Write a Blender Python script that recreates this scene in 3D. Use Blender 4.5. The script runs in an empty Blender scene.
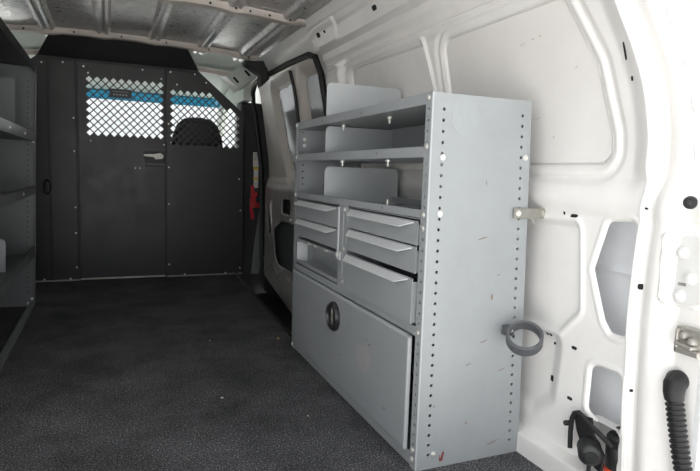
import bpy, bmesh, math, random
import numpy as np
from mathutils import Vector, Matrix
random.seed(4)
SC = bpy.context.scene
COL = SC.collection
R = math.radians

# ------------------------------------------------------------------ materials
def newmat(name):
    m = bpy.data.materials.new(name); m.use_nodes = True
    nt = m.node_tree
    return m, nt, nt.nodes['Principled BSDF']

def mat(name, col, rough=.5, metal=0., spec=.5, var=0., vscale=8., bump=0., bscale=60., coat=0., col2=None, rvar=0.):
    m, nt, b = newmat(name)
    b.inputs['Base Color'].default_value = (*col, 1)
    b.inputs['Roughness'].default_value = rough
    b.inputs['Metallic'].default_value = metal
    b.inputs['Specular IOR Level'].default_value = spec
    b.inputs['Coat Weight'].default_value = coat
    b.inputs['Coat Roughness'].default_value = .15
    tc = nt.nodes.new('ShaderNodeTexCoord')
    if var or rvar:
        n = nt.nodes.new('ShaderNodeTexNoise'); n.inputs['Scale'].default_value = vscale
        n.inputs['Detail'].default_value = 6; n.inputs['Roughness'].default_value = .65
        nt.links.new(tc.outputs['Object'], n.inputs['Vector'])
        if var:
            mx = nt.nodes.new('ShaderNodeMix'); mx.data_type = 'RGBA'
            c2 = col2 or tuple(c * (1 - var) for c in col)
            mx.inputs[6].default_value = (*c2, 1); mx.inputs[7].default_value = (*col, 1)
            cr = nt.nodes.new('ShaderNodeMapRange'); cr.inputs[1].default_value = .35; cr.inputs[2].default_value = .62
            nt.links.new(n.outputs['Fac'], cr.inputs[0]); nt.links.new(cr.outputs[0], mx.inputs[0])
            nt.links.new(mx.outputs[2], b.inputs['Base Color'])
        if rvar:
            cr = nt.nodes.new('ShaderNodeMapRange'); cr.inputs[1].default_value = .3; cr.inputs[2].default_value = .7
            cr.inputs[3].default_value = max(.05, rough - rvar); cr.inputs[4].default_value = rough + rvar
            nt.links.new(n.outputs['Fac'], cr.inputs[0]); nt.links.new(cr.outputs[0], b.inputs['Roughness'])
    if bump:
        n2 = nt.nodes.new('ShaderNodeTexNoise'); n2.inputs['Scale'].default_value = bscale; n2.inputs['Detail'].default_value = 4
        bp = nt.nodes.new('ShaderNodeBump'); bp.inputs['Strength'].default_value = bump; bp.inputs['Distance'].default_value = .01
        nt.links.new(tc.outputs['Object'], n2.inputs['Vector']); nt.links.new(n2.outputs['Fac'], bp.inputs['Height'])
        nt.links.new(bp.outputs['Normal'], b.inputs['Normal'])
    return m

M = {}
M['white'] = mat('white_body_paint', (.86, .845, .825), .38, var=.06, vscale=5, coat=.25)
M['jamb'] = mat('dimmed_white_jamb', (.76, .755, .745), .3, coat=.3)  # body white with its colour darkened against the strong light at the opening
M['blank'] = mat('blank_panel_paint', (.81, .79, .77), .4, var=.05, vscale=4, coat=.15)
M['skin'] = mat('outer_skin_metal', (.74, .76, .79), .4, var=.1, vscale=6)
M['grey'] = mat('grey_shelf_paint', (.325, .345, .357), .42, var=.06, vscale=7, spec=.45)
M['greylight'] = mat('grey_divider_paint', (.46, .485, .50), .4, var=.05, vscale=9)
M['pull'] = mat('lit_grey_pull', (.62, .64, .65), .35)  # paler than the drawers: light on the upward-facing lips put into the colour
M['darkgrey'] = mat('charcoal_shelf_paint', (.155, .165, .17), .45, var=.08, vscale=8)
M['lipgrey'] = mat('polished_grey_lip', (.27, .29, .29), .28, metal=.35, var=.2, vscale=14)
M['black'] = mat('black_partition_paint', (.019, .0195, .021), .42, var=.25, vscale=5, rvar=.07)
M['blacksheet'] = mat('black_header_paint', (.014, .014, .016), .5)
M['header'] = mat('lit_black_header', (.040, .041, .044), .4)  # black lifted: floor light on the leaning header put into the colour
M['rubber'] = mat('black_rubber', (.012, .012, .013), .55)
M['plastic'] = mat('black_plastic', (.02, .021, .022), .35)
M['roof'] = mat('galvanised_roof', (.82, .81, .80), .36, metal=.55, var=.30, vscale=32, rvar=.14)
M['bow'] = mat('beige_roof_bow', (.66, .60, .55), .5, var=.06, vscale=10)
M['zinc'] = mat('zinc_bolt', (.80, .79, .75), .3, metal=.6)
M['steel'] = mat('dull_steel', (.52, .50, .46), .38, metal=.6, var=.25, vscale=30)
M['bracket'] = mat('bracket_steel', (.30, .29, .26), .42, metal=.3, var=.15, vscale=40)
M['ring'] = mat('grey_ring_plastic', (.10, .105, .115), .55, var=.2, vscale=40)
M['rust'] = mat('rust_scuff', (.20, .14, .11), .7)
M['redmark'] = mat('dark_red_paint_mark', (.22, .05, .045), .6)
M['residue'] = mat('pale_sticker_residue', (.33, .353, .365), .5, var=.06, vscale=60)
M['pink'] = mat('pinkish_residue', (.40, .375, .38), .5, var=.3, vscale=40, col2=(.31, .33, .345))
M['red'] = mat('red_plastic', (.55, .02, .03), .4)
M['orange'] = mat('orange_red_enamel', (.75, .07, .02), .35)
M['label'] = mat('white_label', (.72, .70, .66), .5)
M['yellow'] = mat('yellow_label', (.72, .47, .05), .5)
M['cream'] = mat('cream_plastic', (.93, .90, .84), .4)
M['doormetal'] = mat('bare_door_metal', (.62, .61, .59), .32, metal=.35, var=.25, vscale=9)
M['doortrim'] = mat('beige_door_paint', (.74, .69, .64), .38, var=.08, vscale=5, coat=.2)
M['winpanel'] = mat('grey_gloss_panel', (.34, .345, .34), .12, metal=.3, coat=.5)
M['hole'] = mat('dark_hole', (.006, .006, .006), .8)
M['cab'] = mat('pale_cab_lining', (.62, .67, .62), .55, var=.06, vscale=5)
M['cabdark'] = mat('dark_cab_trim', (.03, .03, .032), .6)
M['seat'] = mat('dark_seat_vinyl', (.022, .023, .026), .55, bump=.1, bscale=40)
M['plate'] = mat('pale_green_plate', (.52, .57, .53), .4, metal=.15, var=.12, vscale=14)
M['mark'] = mat('grey_print', (.30, .31, .31), .6)
M['crumb'] = mat('pale_crumb', (.75, .72, .66), .7)
M['tanchip'] = mat('tan_chip', (.55, .36, .18), .7)
M['concrete'] = mat('pale_concrete', (.68, .67, .65), .8, var=.12, vscale=2)
M['sealer'] = mat('tan_sealer', (.62, .57, .50), .6)
M['sillrust'] = mat('rusty_sill_edge', (.45, .30, .20), .7, var=.5, vscale=60, col2=(.7, .66, .6))

def carpet():
    m, nt, b = newmat('charcoal_carpet')
    tc = nt.nodes.new('ShaderNodeTexCoord')
    n1 = nt.nodes.new('ShaderNodeTexNoise'); n1.inputs['Scale'].default_value = 175; n1.inputs['Detail'].default_value = 5; n1.inputs['Roughness'].default_value = .8
    n2 = nt.nodes.new('ShaderNodeTexNoise'); n2.inputs['Scale'].default_value = 3.2; n2.inputs['Detail'].default_value = 7; n2.inputs['Roughness'].default_value = .7
    mp = nt.nodes.new('ShaderNodeMapping'); mp.inputs['Scale'].default_value = (60, 7, 1); mp.inputs['Rotation'].default_value = (0, 0, .12)
    n3 = nt.nodes.new('ShaderNodeTexNoise'); n3.inputs['Scale'].default_value = 1.; n3.inputs['Detail'].default_value = 5; n3.inputs['Roughness'].default_value = .7
    for n in (n1, n2): nt.links.new(tc.outputs['Object'], n.inputs['Vector'])
    nt.links.new(tc.outputs['Object'], mp.inputs['Vector']); nt.links.new(mp.outputs[0], n3.inputs['Vector'])
    r = nt.nodes.new('ShaderNodeValToRGB')
    e = r.color_ramp.elements
    e[0].position = .40; e[0].color = (.026, .0265, .0295, 1); e[1].position = .68; e[1].color = (.62, .62, .63, 1)
    x = e.new(.55); x.color = (.094, .095, .100, 1)
    nt.links.new(n1.outputs['Fac'], r.inputs['Fac'])
    mr = nt.nodes.new('ShaderNodeMapRange'); mr.inputs[1].default_value = .35; mr.inputs[2].default_value = .7; mr.inputs[3].default_value = .62; mr.inputs[4].default_value = 1.35
    nt.links.new(n2.outputs['Fac'], mr.inputs[0])
    ml = nt.nodes.new('ShaderNodeVectorMath'); ml.operation = 'SCALE'
    nt.links.new(r.outputs['Color'], ml.inputs[0]); nt.links.new(mr.outputs[0], ml.inputs['Scale'])
    # pale fibre streaks rubbed into the pile
    ms = nt.nodes.new('ShaderNodeMapRange'); ms.inputs[1].default_value = .60; ms.inputs[2].default_value = .80; ms.inputs[3].default_value = 0; ms.inputs[4].default_value = .35
    nt.links.new(n3.outputs['Fac'], ms.inputs[0])
    mx = nt.nodes.new('ShaderNodeMix'); mx.data_type = 'RGBA'; mx.inputs[7].default_value = (.17, .17, .165, 1)
    nt.links.new(ms.outputs[0], mx.inputs[0]); nt.links.new(ml.outputs[0], mx.inputs[6])
    nt.links.new(mx.outputs[2], b.inputs['Base Color'])
    b.inputs['Roughness'].default_value = .9; b.inputs['Specular IOR Level'].default_value = .15
    bp = nt.nodes.new('ShaderNodeBump'); bp.inputs['Strength'].default_value = .5; bp.inputs['Distance'].default_value = .004
    nt.links.new(n1.outputs['Fac'], bp.inputs['Height']); nt.links.new(bp.outputs['Normal'], b.inputs['Normal'])
    return m
M['carpet'] = carpet()

def glass(name, tint, refl=.06):
    m = bpy.data.materials.new(name); m.use_nodes = True
    nt = m.node_tree; nt.nodes.remove(nt.nodes['Principled BSDF'])
    out = nt.nodes['Material Output']
    t = nt.nodes.new('ShaderNodeBsdfTransparent'); t.inputs[0].default_value = (*tint, 1)
    g = nt.nodes.new('ShaderNodeBsdfGlossy'); g.inputs['Roughness'].default_value = .02
    mx = nt.nodes.new('ShaderNodeMixShader'); mx.inputs[0].default_value = refl
    nt.links.new(t.outputs[0], mx.inputs[1]); nt.links.new(g.outputs[0], mx.inputs[2]); nt.links.new(mx.outputs[0], out.inputs[0])
    return m
M['glass'] = glass('clear_window_glass', (.93, .95, .95))
M['bluetint'] = glass('blue_tinted_glass', (.02, .19, .30))

# ------------------------------------------------------------------ mesh helpers
class G:
    """verts + faces collected into ONE mesh"""
    def __init__(s): s.v = []; s.f = []
    def add(s, vs, fs):
        k = len(s.v); s.v += [tuple(v) for v in vs]; s.f += [tuple(i + k for i in f) for f in fs]; return s
    def box(s, a, b):
        (x0, y0, z0), (x1, y1, z1) = a, b
        return s.hexa([(x0, y0, z0), (x1, y0, z0), (x1, y1, z0), (x0, y1, z0), (x0, y0, z1), (x1, y0, z1), (x1, y1, z1), (x0, y1, z1)])
    def hexa(s, vs):
        return s.add(vs, [(0, 3, 2, 1), (4, 5, 6, 7), (0, 1, 5, 4), (1, 2, 6, 5), (2, 3, 7, 6), (3, 0, 4, 7)])
    def prism(s, poly, d):
        """extrude a planar polygon (3-D points) by vector d"""
        n = len(poly); d = Vector(d)
        vs = [Vector(p) for p in poly] + [Vector(p) + d for p in poly]
        return s.add(vs, [tuple(range(n - 1, -1, -1)), tuple(range(n, 2 * n))] + [(i, (i + 1) % n, (i + 1) % n + n, i + n) for i in range(n)])
    def tube(s, pts, r, n=10, cap=True):
        pts = [Vector(p) for p in pts]
        rs = r if isinstance(r, (list, tuple)) else [r] * len(pts)
        rings = []; u = None
        for i, p in enumerate(pts):
            t = (pts[min(i + 1, len(pts) - 1)] - pts[max(i - 1, 0)]).normalized()
            if u is None:
                u = t.orthogonal().normalized()
            u = (u - t * u.dot(t)).normalized(); w = t.cross(u)
            rings.append([p + (u * math.cos(2 * math.pi * k / n) + w * math.sin(2 * math.pi * k / n)) * rs[i] for k in range(n)])
        vs = [q for rg in rings for q in rg]
        fs = [(i * n + k, i * n + (k + 1) % n, (i + 1) * n + (k + 1) % n, (i + 1) * n + k) for i in range(len(pts) - 1) for k in range(n)]
        if cap: fs += [tuple(range(n - 1, -1, -1)), tuple((len(pts) - 1) * n + k for k in range(n))]
        return s.add(vs, fs)
    def lathe(s, prof, c, axis, n=24):
        """prof = [(radius, height)] turned about axis through c"""
        a = Vector(axis).normalized(); u = a.orthogonal().normalized(); w = a.cross(u); c = Vector(c)
        vs = [c + a * h + (u * math.cos(2 * math.pi * k / n) + w * math.sin(2 * math.pi * k / n)) * r for r, h in prof for k in range(n)]
        fs = [(i * n + k, i * n + (k + 1) % n, (i + 1) * n + (k + 1) % n, (i + 1) * n + k) for i in range(len(prof) - 1) for k in range(n)]
        if prof[0][0] > 1e-6: fs.append(tuple(range(n - 1, -1, -1)))
        if prof[-1][0] > 1e-6: fs.append(tuple((len(prof) - 1) * n + k for k in range(n)))
        return s.add(vs, fs)

def part(name, g, m, parent=None, bevel=0, smooth=False, kind=None, seg=2, label=None, weld=False):
    me = bpy.data.meshes.new(name)
    me.from_pydata(g.v, [], g.f)
    bm = bmesh.new(); bm.from_mesh(me)
    if weld: bmesh.ops.remove_doubles(bm, verts=bm.verts, dist=1e-5)
    bmesh.ops.recalc_face_normals(bm, faces=bm.faces)
    bm.to_mesh(me); bm.free()
    me.materials.append(m)
    o = bpy.data.objects.new(name, me); COL.objects.link(o)
    if parent: o.parent = parent
    if smooth:
        me.polygons.foreach_set('use_smooth', [True] * len(me.polygons))
        me.set_sharp_from_angle(angle=R(35))
    if bevel:
        b = o.modifiers.new('Bevel', 'BEVEL'); b.width = bevel; b.segments = seg; b.limit_method = 'ANGLE'; b.angle_limit = R(40)
    if kind: o['kind'] = kind
    if label: o['label'] = label
    return o

def thing(name, label, cat, loc=(0, 0, 0), rz=0, group=None):
    o = bpy.data.objects.new(name, None); COL.objects.link(o)
    o.empty_display_size = .05
    o.location = loc; o.rotation_euler.z = rz
    o['label'] = label; o['category'] = cat
    if group: o['group'] = group
    return o

def tag(o, label, cat, group=None):
    o['label'] = label; o['category'] = cat
    if group: o['group'] = group
    return o

def struct(name, g, m, **k): return part(name, g, m, kind='structure', **k)

def bolt(g, c, axis, r=.006, h=.004):
    g.lathe([(r * 1.25, 0), (r * 1.25, h * .3), (r, h * .35), (r * .95, h * .8), (r * .5, h)], c, axis, 10)

# ------------------------------------------------------------------ signed fields for pressed sheet metal
def sdpoly(px, py, poly):
    d = np.full(px.shape, 1e9); s = np.ones(px.shape)
    n = len(poly)
    for i in range(n):
        ax, ay = poly[i]; bx, by = poly[i - 1]
        ex, ey = bx - ax, by - ay; wx, wy = px - ax, py - ay
        t = np.clip((wx * ex + wy * ey) / (ex * ex + ey * ey + 1e-12), 0, 1)
        d = np.minimum(d, (wx - ex * t) ** 2 + (wy - ey * t) ** 2)
        c1 = py >= ay; c2 = py < by; c3 = ex * wy > ey * wx
        flip = (c1 & c2 & c3) | (~c1 & ~c2 & ~c3)
        s = np.where(flip, -s, s)
    return s * np.sqrt(d)
def sd(px, py, poly, r=0.):
    """rounded polygon: shrink by r then grow"""
    if not r: return sdpoly(px, py, poly)
    c = np.mean(poly, axis=0); P = []
    n = len(poly)
    for i in range(n):          # inset every corner along its bisector
        a = np.array(poly[i - 1]); b = np.array(poly[i]); d = np.array(poly[(i + 1) % n])
        e1 = (b - a) / np.linalg.norm(b - a); e2 = (d - b) / np.linalg.norm(d - b)
        n1 = np.array([-e1[1], e1[0]]); n2 = np.array([-e2[1], e2[0]])
        if np.dot(n1, c - b) < 0: n1 = -n1
        if np.dot(n2, c - b) < 0: n2 = -n2
        k = (n1 + n2) / max(.35, 1 + np.dot(n1, n2))
        P.append(tuple(b + k * r))
    return sdpoly(px, py, P) - r
def sst(x, a, b):
    t = np.clip((x - a) / (b - a), 0, 1); return t * t * (3 - 2 * t)
def ridge(x, c, w): return np.clip(1 - ((x - c) / w) ** 2, 0, 1) ** 1.5

def snap(Y, Z, polys, tol):
    """slide grid points lying next to an outline onto it"""
    for P, r in polys:
        d = sd(Y, Z, P, r); e = 1e-4
        gy = (sd(Y + e, Z, P, r) - d) / e; gz = (sd(Y, Z + e, P, r) - d) / e
        m = (np.abs(d) < tol)
        Y = np.where(m, Y - d * gy, Y); Z = np.where(m, Z - d * gz, Z)
    return Y, Z

def grid_geo(U, V, pos, keep=None):
    """U,V 2-D arrays; pos -> (X,Y,Z) arrays; faces whose 4 corners are kept"""
    X, Y, Z = pos
    nu, nv = U.shape
    g = G()
    g.v = list(zip(X.ravel().tolist(), Y.ravel().tolist(), Z.ravel().tolist()))
    k = np.ones((nu, nv), bool) if keep is None else keep
    kk = k[:-1, :-1] & k[1:, :-1] & k[1:, 1:] & k[:-1, 1:]
    ii, jj = np.nonzero(kk)
    a = ii * nv + jj
    g.f = list(zip(a.tolist(), (a + nv).tolist(), (a + nv + 1).tolist(), (a + 1).tolist()))
    return g

# ------------------------------------------------------------------ right body side
PZ = [-.3, .9, 1.0, 1.45, 1.6, 1.7, 1.78]; PX = [1.285, 1.285, 1.28, 1.215, 1.175, 1.13, 1.09]
zs = np.linspace(-.3, 1.78, 400)
_px = np.interp(zs, PZ, PX)
_k = np.hanning(31); _k /= _k.sum()
_sm = np.convolve(np.pad(_px, 15, mode='edge'), _k, 'valid')
def prof(z): return np.interp(z, zs, _sm)
FZ = [-.05, .117, .313, .561, .694, .806, .887, 1.0, 1.09, 1.157, 1.237, 1.372, 1.5, 1.78]
FY = [1.018, 1.022, 1.036, 1.044, 1.040, 1.032, 1.010, 1.000, 1.006, 1.018, 1.044, 1.100, 1.165, 1.24]
_fy = np.interp(zs, FZ, FY); _k2 = np.hanning(15); _k2 /= _k2.sum(); _fys = np.convolve(np.pad(_fy, 7, mode='edge'), _k2, 'valid')
def flange_y(z): return np.interp(z, zs, _fys)
JZ = [-.05, .9, 1.1, 1.207, 1.316, 1.5, 1.78]; JY = [.86, .86, .885, .903, .917, .965, 1.04]
def jamb_y(z): return np.interp(z, JZ, JY)

PAN1 = [(2.855, .95), (2.855, 1.452), (2.098, 1.448), (2.036, 1.24), (2.03, .95)]
PAN2 = [(1.93, .945), (1.93, 1.2), (1.957, 1.437), (1.318, 1.437), (1.196, 1.22), (1.152, 1.03), (1.150, .945)]
C1 = [(1.182, .650), (1.141, .790), (1.046, .798), (1.052, .640), (1.054, .484), (1.104, .482), (1.130, .512)]
C2 = [(1.160, .374), (1.052, .378), (1.044, .216), (1.120, .216), (1.163, .238)]
LOWREC = [(1.70, .765), (1.242, .780), (1.216, .515), (1.29, .435), (1.70, .40)]
LOW2 = [(1.70, .40), (1.30, .44), (1.275, .40), (1.29, .20), (1.38, .13), (1.70, .13)]

def wall_offset(y, z):
    """+ = outward recess"""
    o = np.zeros_like(y)
    for P, r, am in ((PAN1, .035, .011), (PAN2, .05, .0065)):
        d = sd(y, z, P, r)
        o += .011 * sst(-d, .0, .007)
        o += .007 * ridge(d, -.004, .006)                    # shadow gap round the blank
        o -= am * ridge(d, .020, .014)
    d2 = sd(y, z, PAN2, .05)
    o -= .009 * sst(d2, .036, .060) * (1 - sst(z, 1.44, 1.47))   # second pressing step
    # belt roll and lower recesses
    o -= .018 * np.clip(1 - ((z - .855) / .055) ** 2, 0, 1) ** 1.2
    o += .014 * sst(-sd(y, z, LOWREC, .03), 0, .018)
    o += .018 * sst(-sd(y, z, LOW2, .05), -.01, .05)
    o -= .006 * ridge(sd(y, z, LOWREC, .03), .008, .012)
    for P, r in ((C1, .02), (C2, .022)):
        d = sd(y, z, P, r)
        o += .007 * (1 - sst(d, .0, .006)) - .003 * ridge(d, .012, .010)
    # roof rail: bead, channel, box
    bead = ridge(z, 1.488, .013); o -= .010 * bead
    o += .014 * ridge(z, 1.525, .035)
    edge = 1.588 + .085 * (1 - sst(y, 1.72, 2.02))
    o -= .034 * sst(z, edge, edge + .018)
    o -= .012 * ridge(z, 1.70, .03)
    # bracket box at the roof bow end
    d = sd(y, z, [(2.86, 1.60), (3.14, 1.60), (3.14, 1.715), (2.80, 1.715)], .02)
    o -= .016 * sst(-d, -.004, .010)
    # pillar between window blank and side door
    o -= .040 * sst(y, 2.905, 2.95) * (1 - sst(y, 3.10, 3.14)) * (1 - sst(z, 1.5, 1.53))
    # sill box and jack pocket
    o -= .042 * (1 - sst(z, .066, .076))
    o += .070 * sst(z, .072, .082) * (1 - sst(z, .205, .216)) * (1 - sst(y, 1.175, 1.20)) * sst(y, 1.042, 1.05)
    # flange towards the rear opening
    fy = flange_y(z)
    t = 1 - sst(y - fy, .0, .075)
    o -= (.030 * sst(z, .86, .95) + .004) * t
    j = y - fy
    back = sst(-j, 0, .004)
    o += back * (.006 + .030 * sst(z, .86, .95))
    o += back * .012 * ridge(j, -.022, .016)
    o -= back * .010 * ridge(j, -.060, .030)
    o += back * .020 * sst(-j, .085, .12)
    # pressed plates with scalloped rims on the jamb
    w = -.093 - .006 * np.sin(z * 62) * sst(z, .95, 1.0)
    o -= back * .006 * sst(-j, -w, -w + .006) * sst(z, .92, .96)
    d = sd(y, z, [(.965, .60), (.965, .785), (.87, .785), (.87, .60)], .02)
    o -= back * .008 * sst(-d, -.003, .004)
    return o

ys = np.concatenate([np.linspace(.80, 1.30, 130), np.linspace(1.3, 1.56, 48)[1:], np.linspace(1.56, 3.22, 300)[1:]])
zz = np.linspace(-.02, 1.775, 330)
Y2, Z2 = np.meshgrid(ys, zz, indexing='ij')
# pull the rows near the opening onto the flange and jamb curves
t = 1 - sst(Y2, 1.12, 1.42)
Y2 = Y2 + (flange_y(Z2) - 1.04) * np.where(Y2 <= 1.12, 1, t) * .999
Y2 = np.maximum(Y2, jamb_y(Z2))
Y2, Z2 = snap(Y2, Z2, [(C1, .02), (C2, .022)], .0032)
keep = (sd(Y2, Z2, C1, .02) > -.0012) & (sd(Y2, Z2, C2, .022) > -.0012)
XW = prof(Z2) + wall_offset(Y2, Z2)
wall = struct('wall_right', grid_geo(Y2, Z2, (XW, Y2, Z2), keep), M['white'], smooth=True)

# outer skin behind the cut-outs, with its pressed crease
yk = np.linspace(.90, 1.95, 40); zk = np.linspace(-.1, 1.0, 110)
YK, ZK = np.meshgrid(yk, zk, indexing='ij')
part('outer_skin', grid_geo(YK, ZK, (1.385 - .012 * ridge(ZK, .631 + .1 * (YK - 1.1), .012) + 0 * YK, YK, ZK)), M['skin'], wall, smooth=True, kind='structure')
# window blanks: separate painted boards in their recesses
for nm, P, r in (('window_blank', PAN1, .035), ('window_blank', PAN2, .05)):
    yv = np.linspace(min(p[0] for p in P), max(p[0] for p in P), 80); zv = np.linspace(.945, 1.452, 70)
    YV, ZV = np.meshgrid(yv, zv, indexing='ij'); dd = sd(YV, ZV, P, r)
    e = 1e-4; dd = dd + .009; gy = (sd(YV + e, ZV, P, r) + .009 - dd) / e; gz = (sd(YV, ZV + e, P, r) + .009 - dd) / e
    mk = np.abs(dd) < .0065; YV, ZV = np.where(mk, YV - dd * gy, YV), np.where(mk, ZV - dd * gz, ZV); dd = sd(YV, ZV, P, r) + .009
    part(nm, grid_geo(YV, ZV, (prof(ZV) + .0075 + 0 * YV, YV, ZV), dd < .001), M['blank'], wall, smooth=True, kind='structure')
# small holes and plugs in the pressing
def wx(y, z): return float((prof(np.array([z])) + wall_offset(np.array([y]), np.array([z])))[0])
def plug(y, z, ry, rz, m='hole', rot=0):
    g = G(); x = wx(y, z) - .0008; n = 14
    pts = []
    for k in range(n):
        a = 2 * math.pi * k / n; u, v = math.copysign(abs(math.cos(a)) ** .6, math.cos(a)) * ry, math.copysign(abs(math.sin(a)) ** .6, math.sin(a)) * rz
        yy, vv = y + u * math.cos(rot) - v * math.sin(rot), z + u * math.sin(rot) + v * math.cos(rot)
        pts.append((wx(yy, vv) - .0010, yy, vv))
    g.prism(pts, (.004, 0, 0))
    part('hole', g, M[m], wall, kind='structure')
for y, z, a, b in ((1.350, .411, .005, .005), (1.336, .411, .005, .005), (1.323, .386, .005, .004), (1.322, .272, .008, .010), (1.227, .402, .010, .005), (1.229, .244, .010, .005),
                   (1.265, .796, .013, .005), (1.306, .801, .004, .005), (1.028, .628, .005, .008), (1.016, .835, .003, .003), (1.026, .345, .003, .004),
                   (1.088, 1.235, .006, .022), (1.070, 1.165, .006, .006),
                   (2.39, 1.649, .022, .011), (3.067, 1.664, .024, .012), (2.972, 1.664, .012, .007)):
    plug(y, z, a, b)
fz = np.linspace(.03, 1.70, 120)
def along(dy, dx): return [(wx(float(flange_y(z)) + dy, z) + dx, float(flange_y(z)) + dy, float(z)) for z in fz]
part('pinch_edge', G().tube(along(.001, -.001), .0042, 8), M['jamb'], wall, smooth=True, kind='structure')
part('weld_seam', G().tube(along(-.020, .0), .0022, 6), M['jamb'], wall, smooth=True, kind='structure')
for y, z, ry, rz in ((1.504, 1.333, .020, .0025), (1.455, 1.340, .012, .003), (1.425, 1.343, .006, .004), (1.28, 1.228, .008, .003), (1.382, 1.033, .006, .006), (1.45, 1.0945, .022, .0018)):
    x = float(prof(np.array([z]))[0]) + .0072
    part('scuff_mark', G().prism([(float(prof(np.array([z + rz * math.sin(k * .7)]))[0]) + .0069, y + ry * random.uniform(.5, 1) * math.cos(k * .7), z + rz * random.uniform(.6, 1) * math.sin(k * .7) - .12 * ry * math.cos(k * .7)) for k in range(9)], (.0012, 0, 0)), M['sealer'], wall, kind='structure')
# rusty scraped edge where the sill meets the carpet
part('scraped_edge', G().box((1.236, 1.36, .001), (1.2425, 1.47, .018)), M['sillrust'], wall, kind='structure')

# ------------------------------------------------------------------ floor, step well, ceiling, left side
def edge_x(y): return float(np.interp(y, [.85, 2.80, 2.85, 3.585, 4.594, 4.86], [1.243, 1.243, .915, .951, 1.001, 1.012]))
g = G(); ysf = [.80, 1.5, 2.2, 2.79, 2.85, 3.2, 3.585, 4.1, 4.594, 4.86]
for a, b in zip(ysf[:-1], ysf[1:]):
    g.hexa([(-1.05, a, -.025), (edge_x(a), a, -.025), (edge_x(b), b, -.025), (-1.05, b, -.025), (-1.05, a, 0), (edge_x(a), a, 0), (edge_x(b), b, 0), (-1.05, b, 0)])
struct('floor', g, M['carpet'], weld=True)
struct('trim_1', G().box((.90, 2.80, -.26), (1.40, 4.95, -.22)).box((.905, 2.85, -.22), (.915, 4.86, -.03)).box((.90, 2.80, -.22), (1.40, 2.83, -.03)).box((1.335, 2.80, -.22), (1.40, 5.06, .06)).box((1.385, 4.80, .0), (1.41, 5.08, 1.4)), M['rubber'])
g = G(); g.tube([(edge_x(y) - .004, y, .004) for y in (2.86, 3.2, 3.585, 4.1, 4.594, 4.80)], .009, 8)
struct('trim_2', g, M['plastic'], smooth=True)

def roof_z(x): return 1.775 + .05 * (1 - ((x - .11) / .98) ** 2)
xs = np.linspace(-.89, 1.11, 240); yr = np.linspace(.98, 4.62, 60)
XR, YR = np.meshgrid(xs, yr, indexing='ij')
ZR = roof_z(XR) + 0 * YR
for xc in (-.70, -.36, -.02, .32, .66, .97):
    ZR = ZR - .024 * sst(-np.abs(XR - xc), -.050, -.030) + .010 * ridge(XR, xc, .018)
roof = struct('ceiling', grid_geo(XR, YR, (XR, YR, ZR)), M['roof'], smooth=True)
def bow(y, w, h, name, x0=-.88, x1=1.10, dz=0):
    g = G(); n = 36; rows = []
    for i in range(n + 1):
        x = x0 + (x1 - x0) * i / n; z = roof_z(x) - .004 + dz
        k = .45 + .55 * min(1, max(0, min(x1 - x, x - x0) / .22)) ; hh = h * k
        # soft corrugation where the bow crosses the ribs
        d = min(abs(x - c) for c in (-.70, -.36, -.02, .32, .66, .97)); hh += .010 * max(0, 1 - d / .08)
        rows.append([(x, y - w, z), (x, y - w * .92, z - hh * .45), (x, y - w * .55, z - hh), (x, y + w * .55, z - hh), (x, y + w * .92, z - hh * .45), (x, y + w, z)])
    vs = [p for r_ in rows for p in r_]; fs = []
    for i in range(n):
        for k in range(5): fs.append((i * 6 + k, i * 6 + k + 1, i * 6 + k + 7, i * 6 + k + 6))
    g.add(vs, fs)
    return struct(name, g, M['bow'], smooth=True)
b1 = bow(4.42, .05, .032, 'trim_3'); b2 = bow(3.26, .06, .030, 'trim_4'); bow(2.1, .06, .030, 'trim_5'); bow(4.98, .035, .035, 'trim_14', x1=1.12, dz=-.055)
for b_, y_, xsx in ((b1, 4.37, (-.5, -.2, .1, .4, .7, 1.0)), (b2, 3.20, (.3, .52, .66, .74, .85, .97))):
    g = G()
    for x in xsx: g.lathe([(.006, -.004), (.006, .003)], (x, y_, roof_z(x) - .027), (0, -1, -.8), 10)
    part('hole', g, M['hole'], b_, kind='structure')
# dark drip seal between roof skin and rail
g = G(); g.tube([(1.082, y, 1.757) for y in (1.1, 2.0, 2.9, 3.17)], .009, 8); struct('trim_6', g, M['rubber'], smooth=True)

# left side and the rear header, mirrored shell (mostly behind the left rack)
g = G(); zl = np.linspace(-.02, 1.785, 24); pts = [(.22 - float(prof(np.array([z]))[0]), z) for z in zl]
for (x0, z0), (x1, z1) in zip(pts[:-1], pts[1:]):
    g.add([(x0, 1.0, z0), (x0, 4.86, z0), (x1, 4.86, z1), (x1, 1.0, z1)], [(0, 1, 2, 3)])
struct('wall_left', g, M['white'], weld=True, smooth=True)
g = G().box((-.95, .97, 1.70), (1.16, 1.08, 1.86)).box((-1.13, .84, -.05), (-1.04, 1.04, 1.80))
struct('wall_rear', g, M['white'], bevel=.01)

struct('trim_17', G().box((-1.10, .80, -.34), (1.40, .855, -.022)), M['jamb'], bevel=.008)
# outer body shell: roof skin above the lining, outer sides
struct('trim_15', G().box((-1.24, 1.15, 1.86), (1.46, 6.05, 1.88)).box((1.44, 5.2, 1.5), (1.46, 6.05, 1.88)), M['jamb'])
struct('trim_16', G().box((1.44, 1.22, -.35), (1.46, 5.27, 1.87)).box((-1.24, 1.0, -.35), (-1.22, 5.27, 1.87)), M['jamb'])
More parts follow.
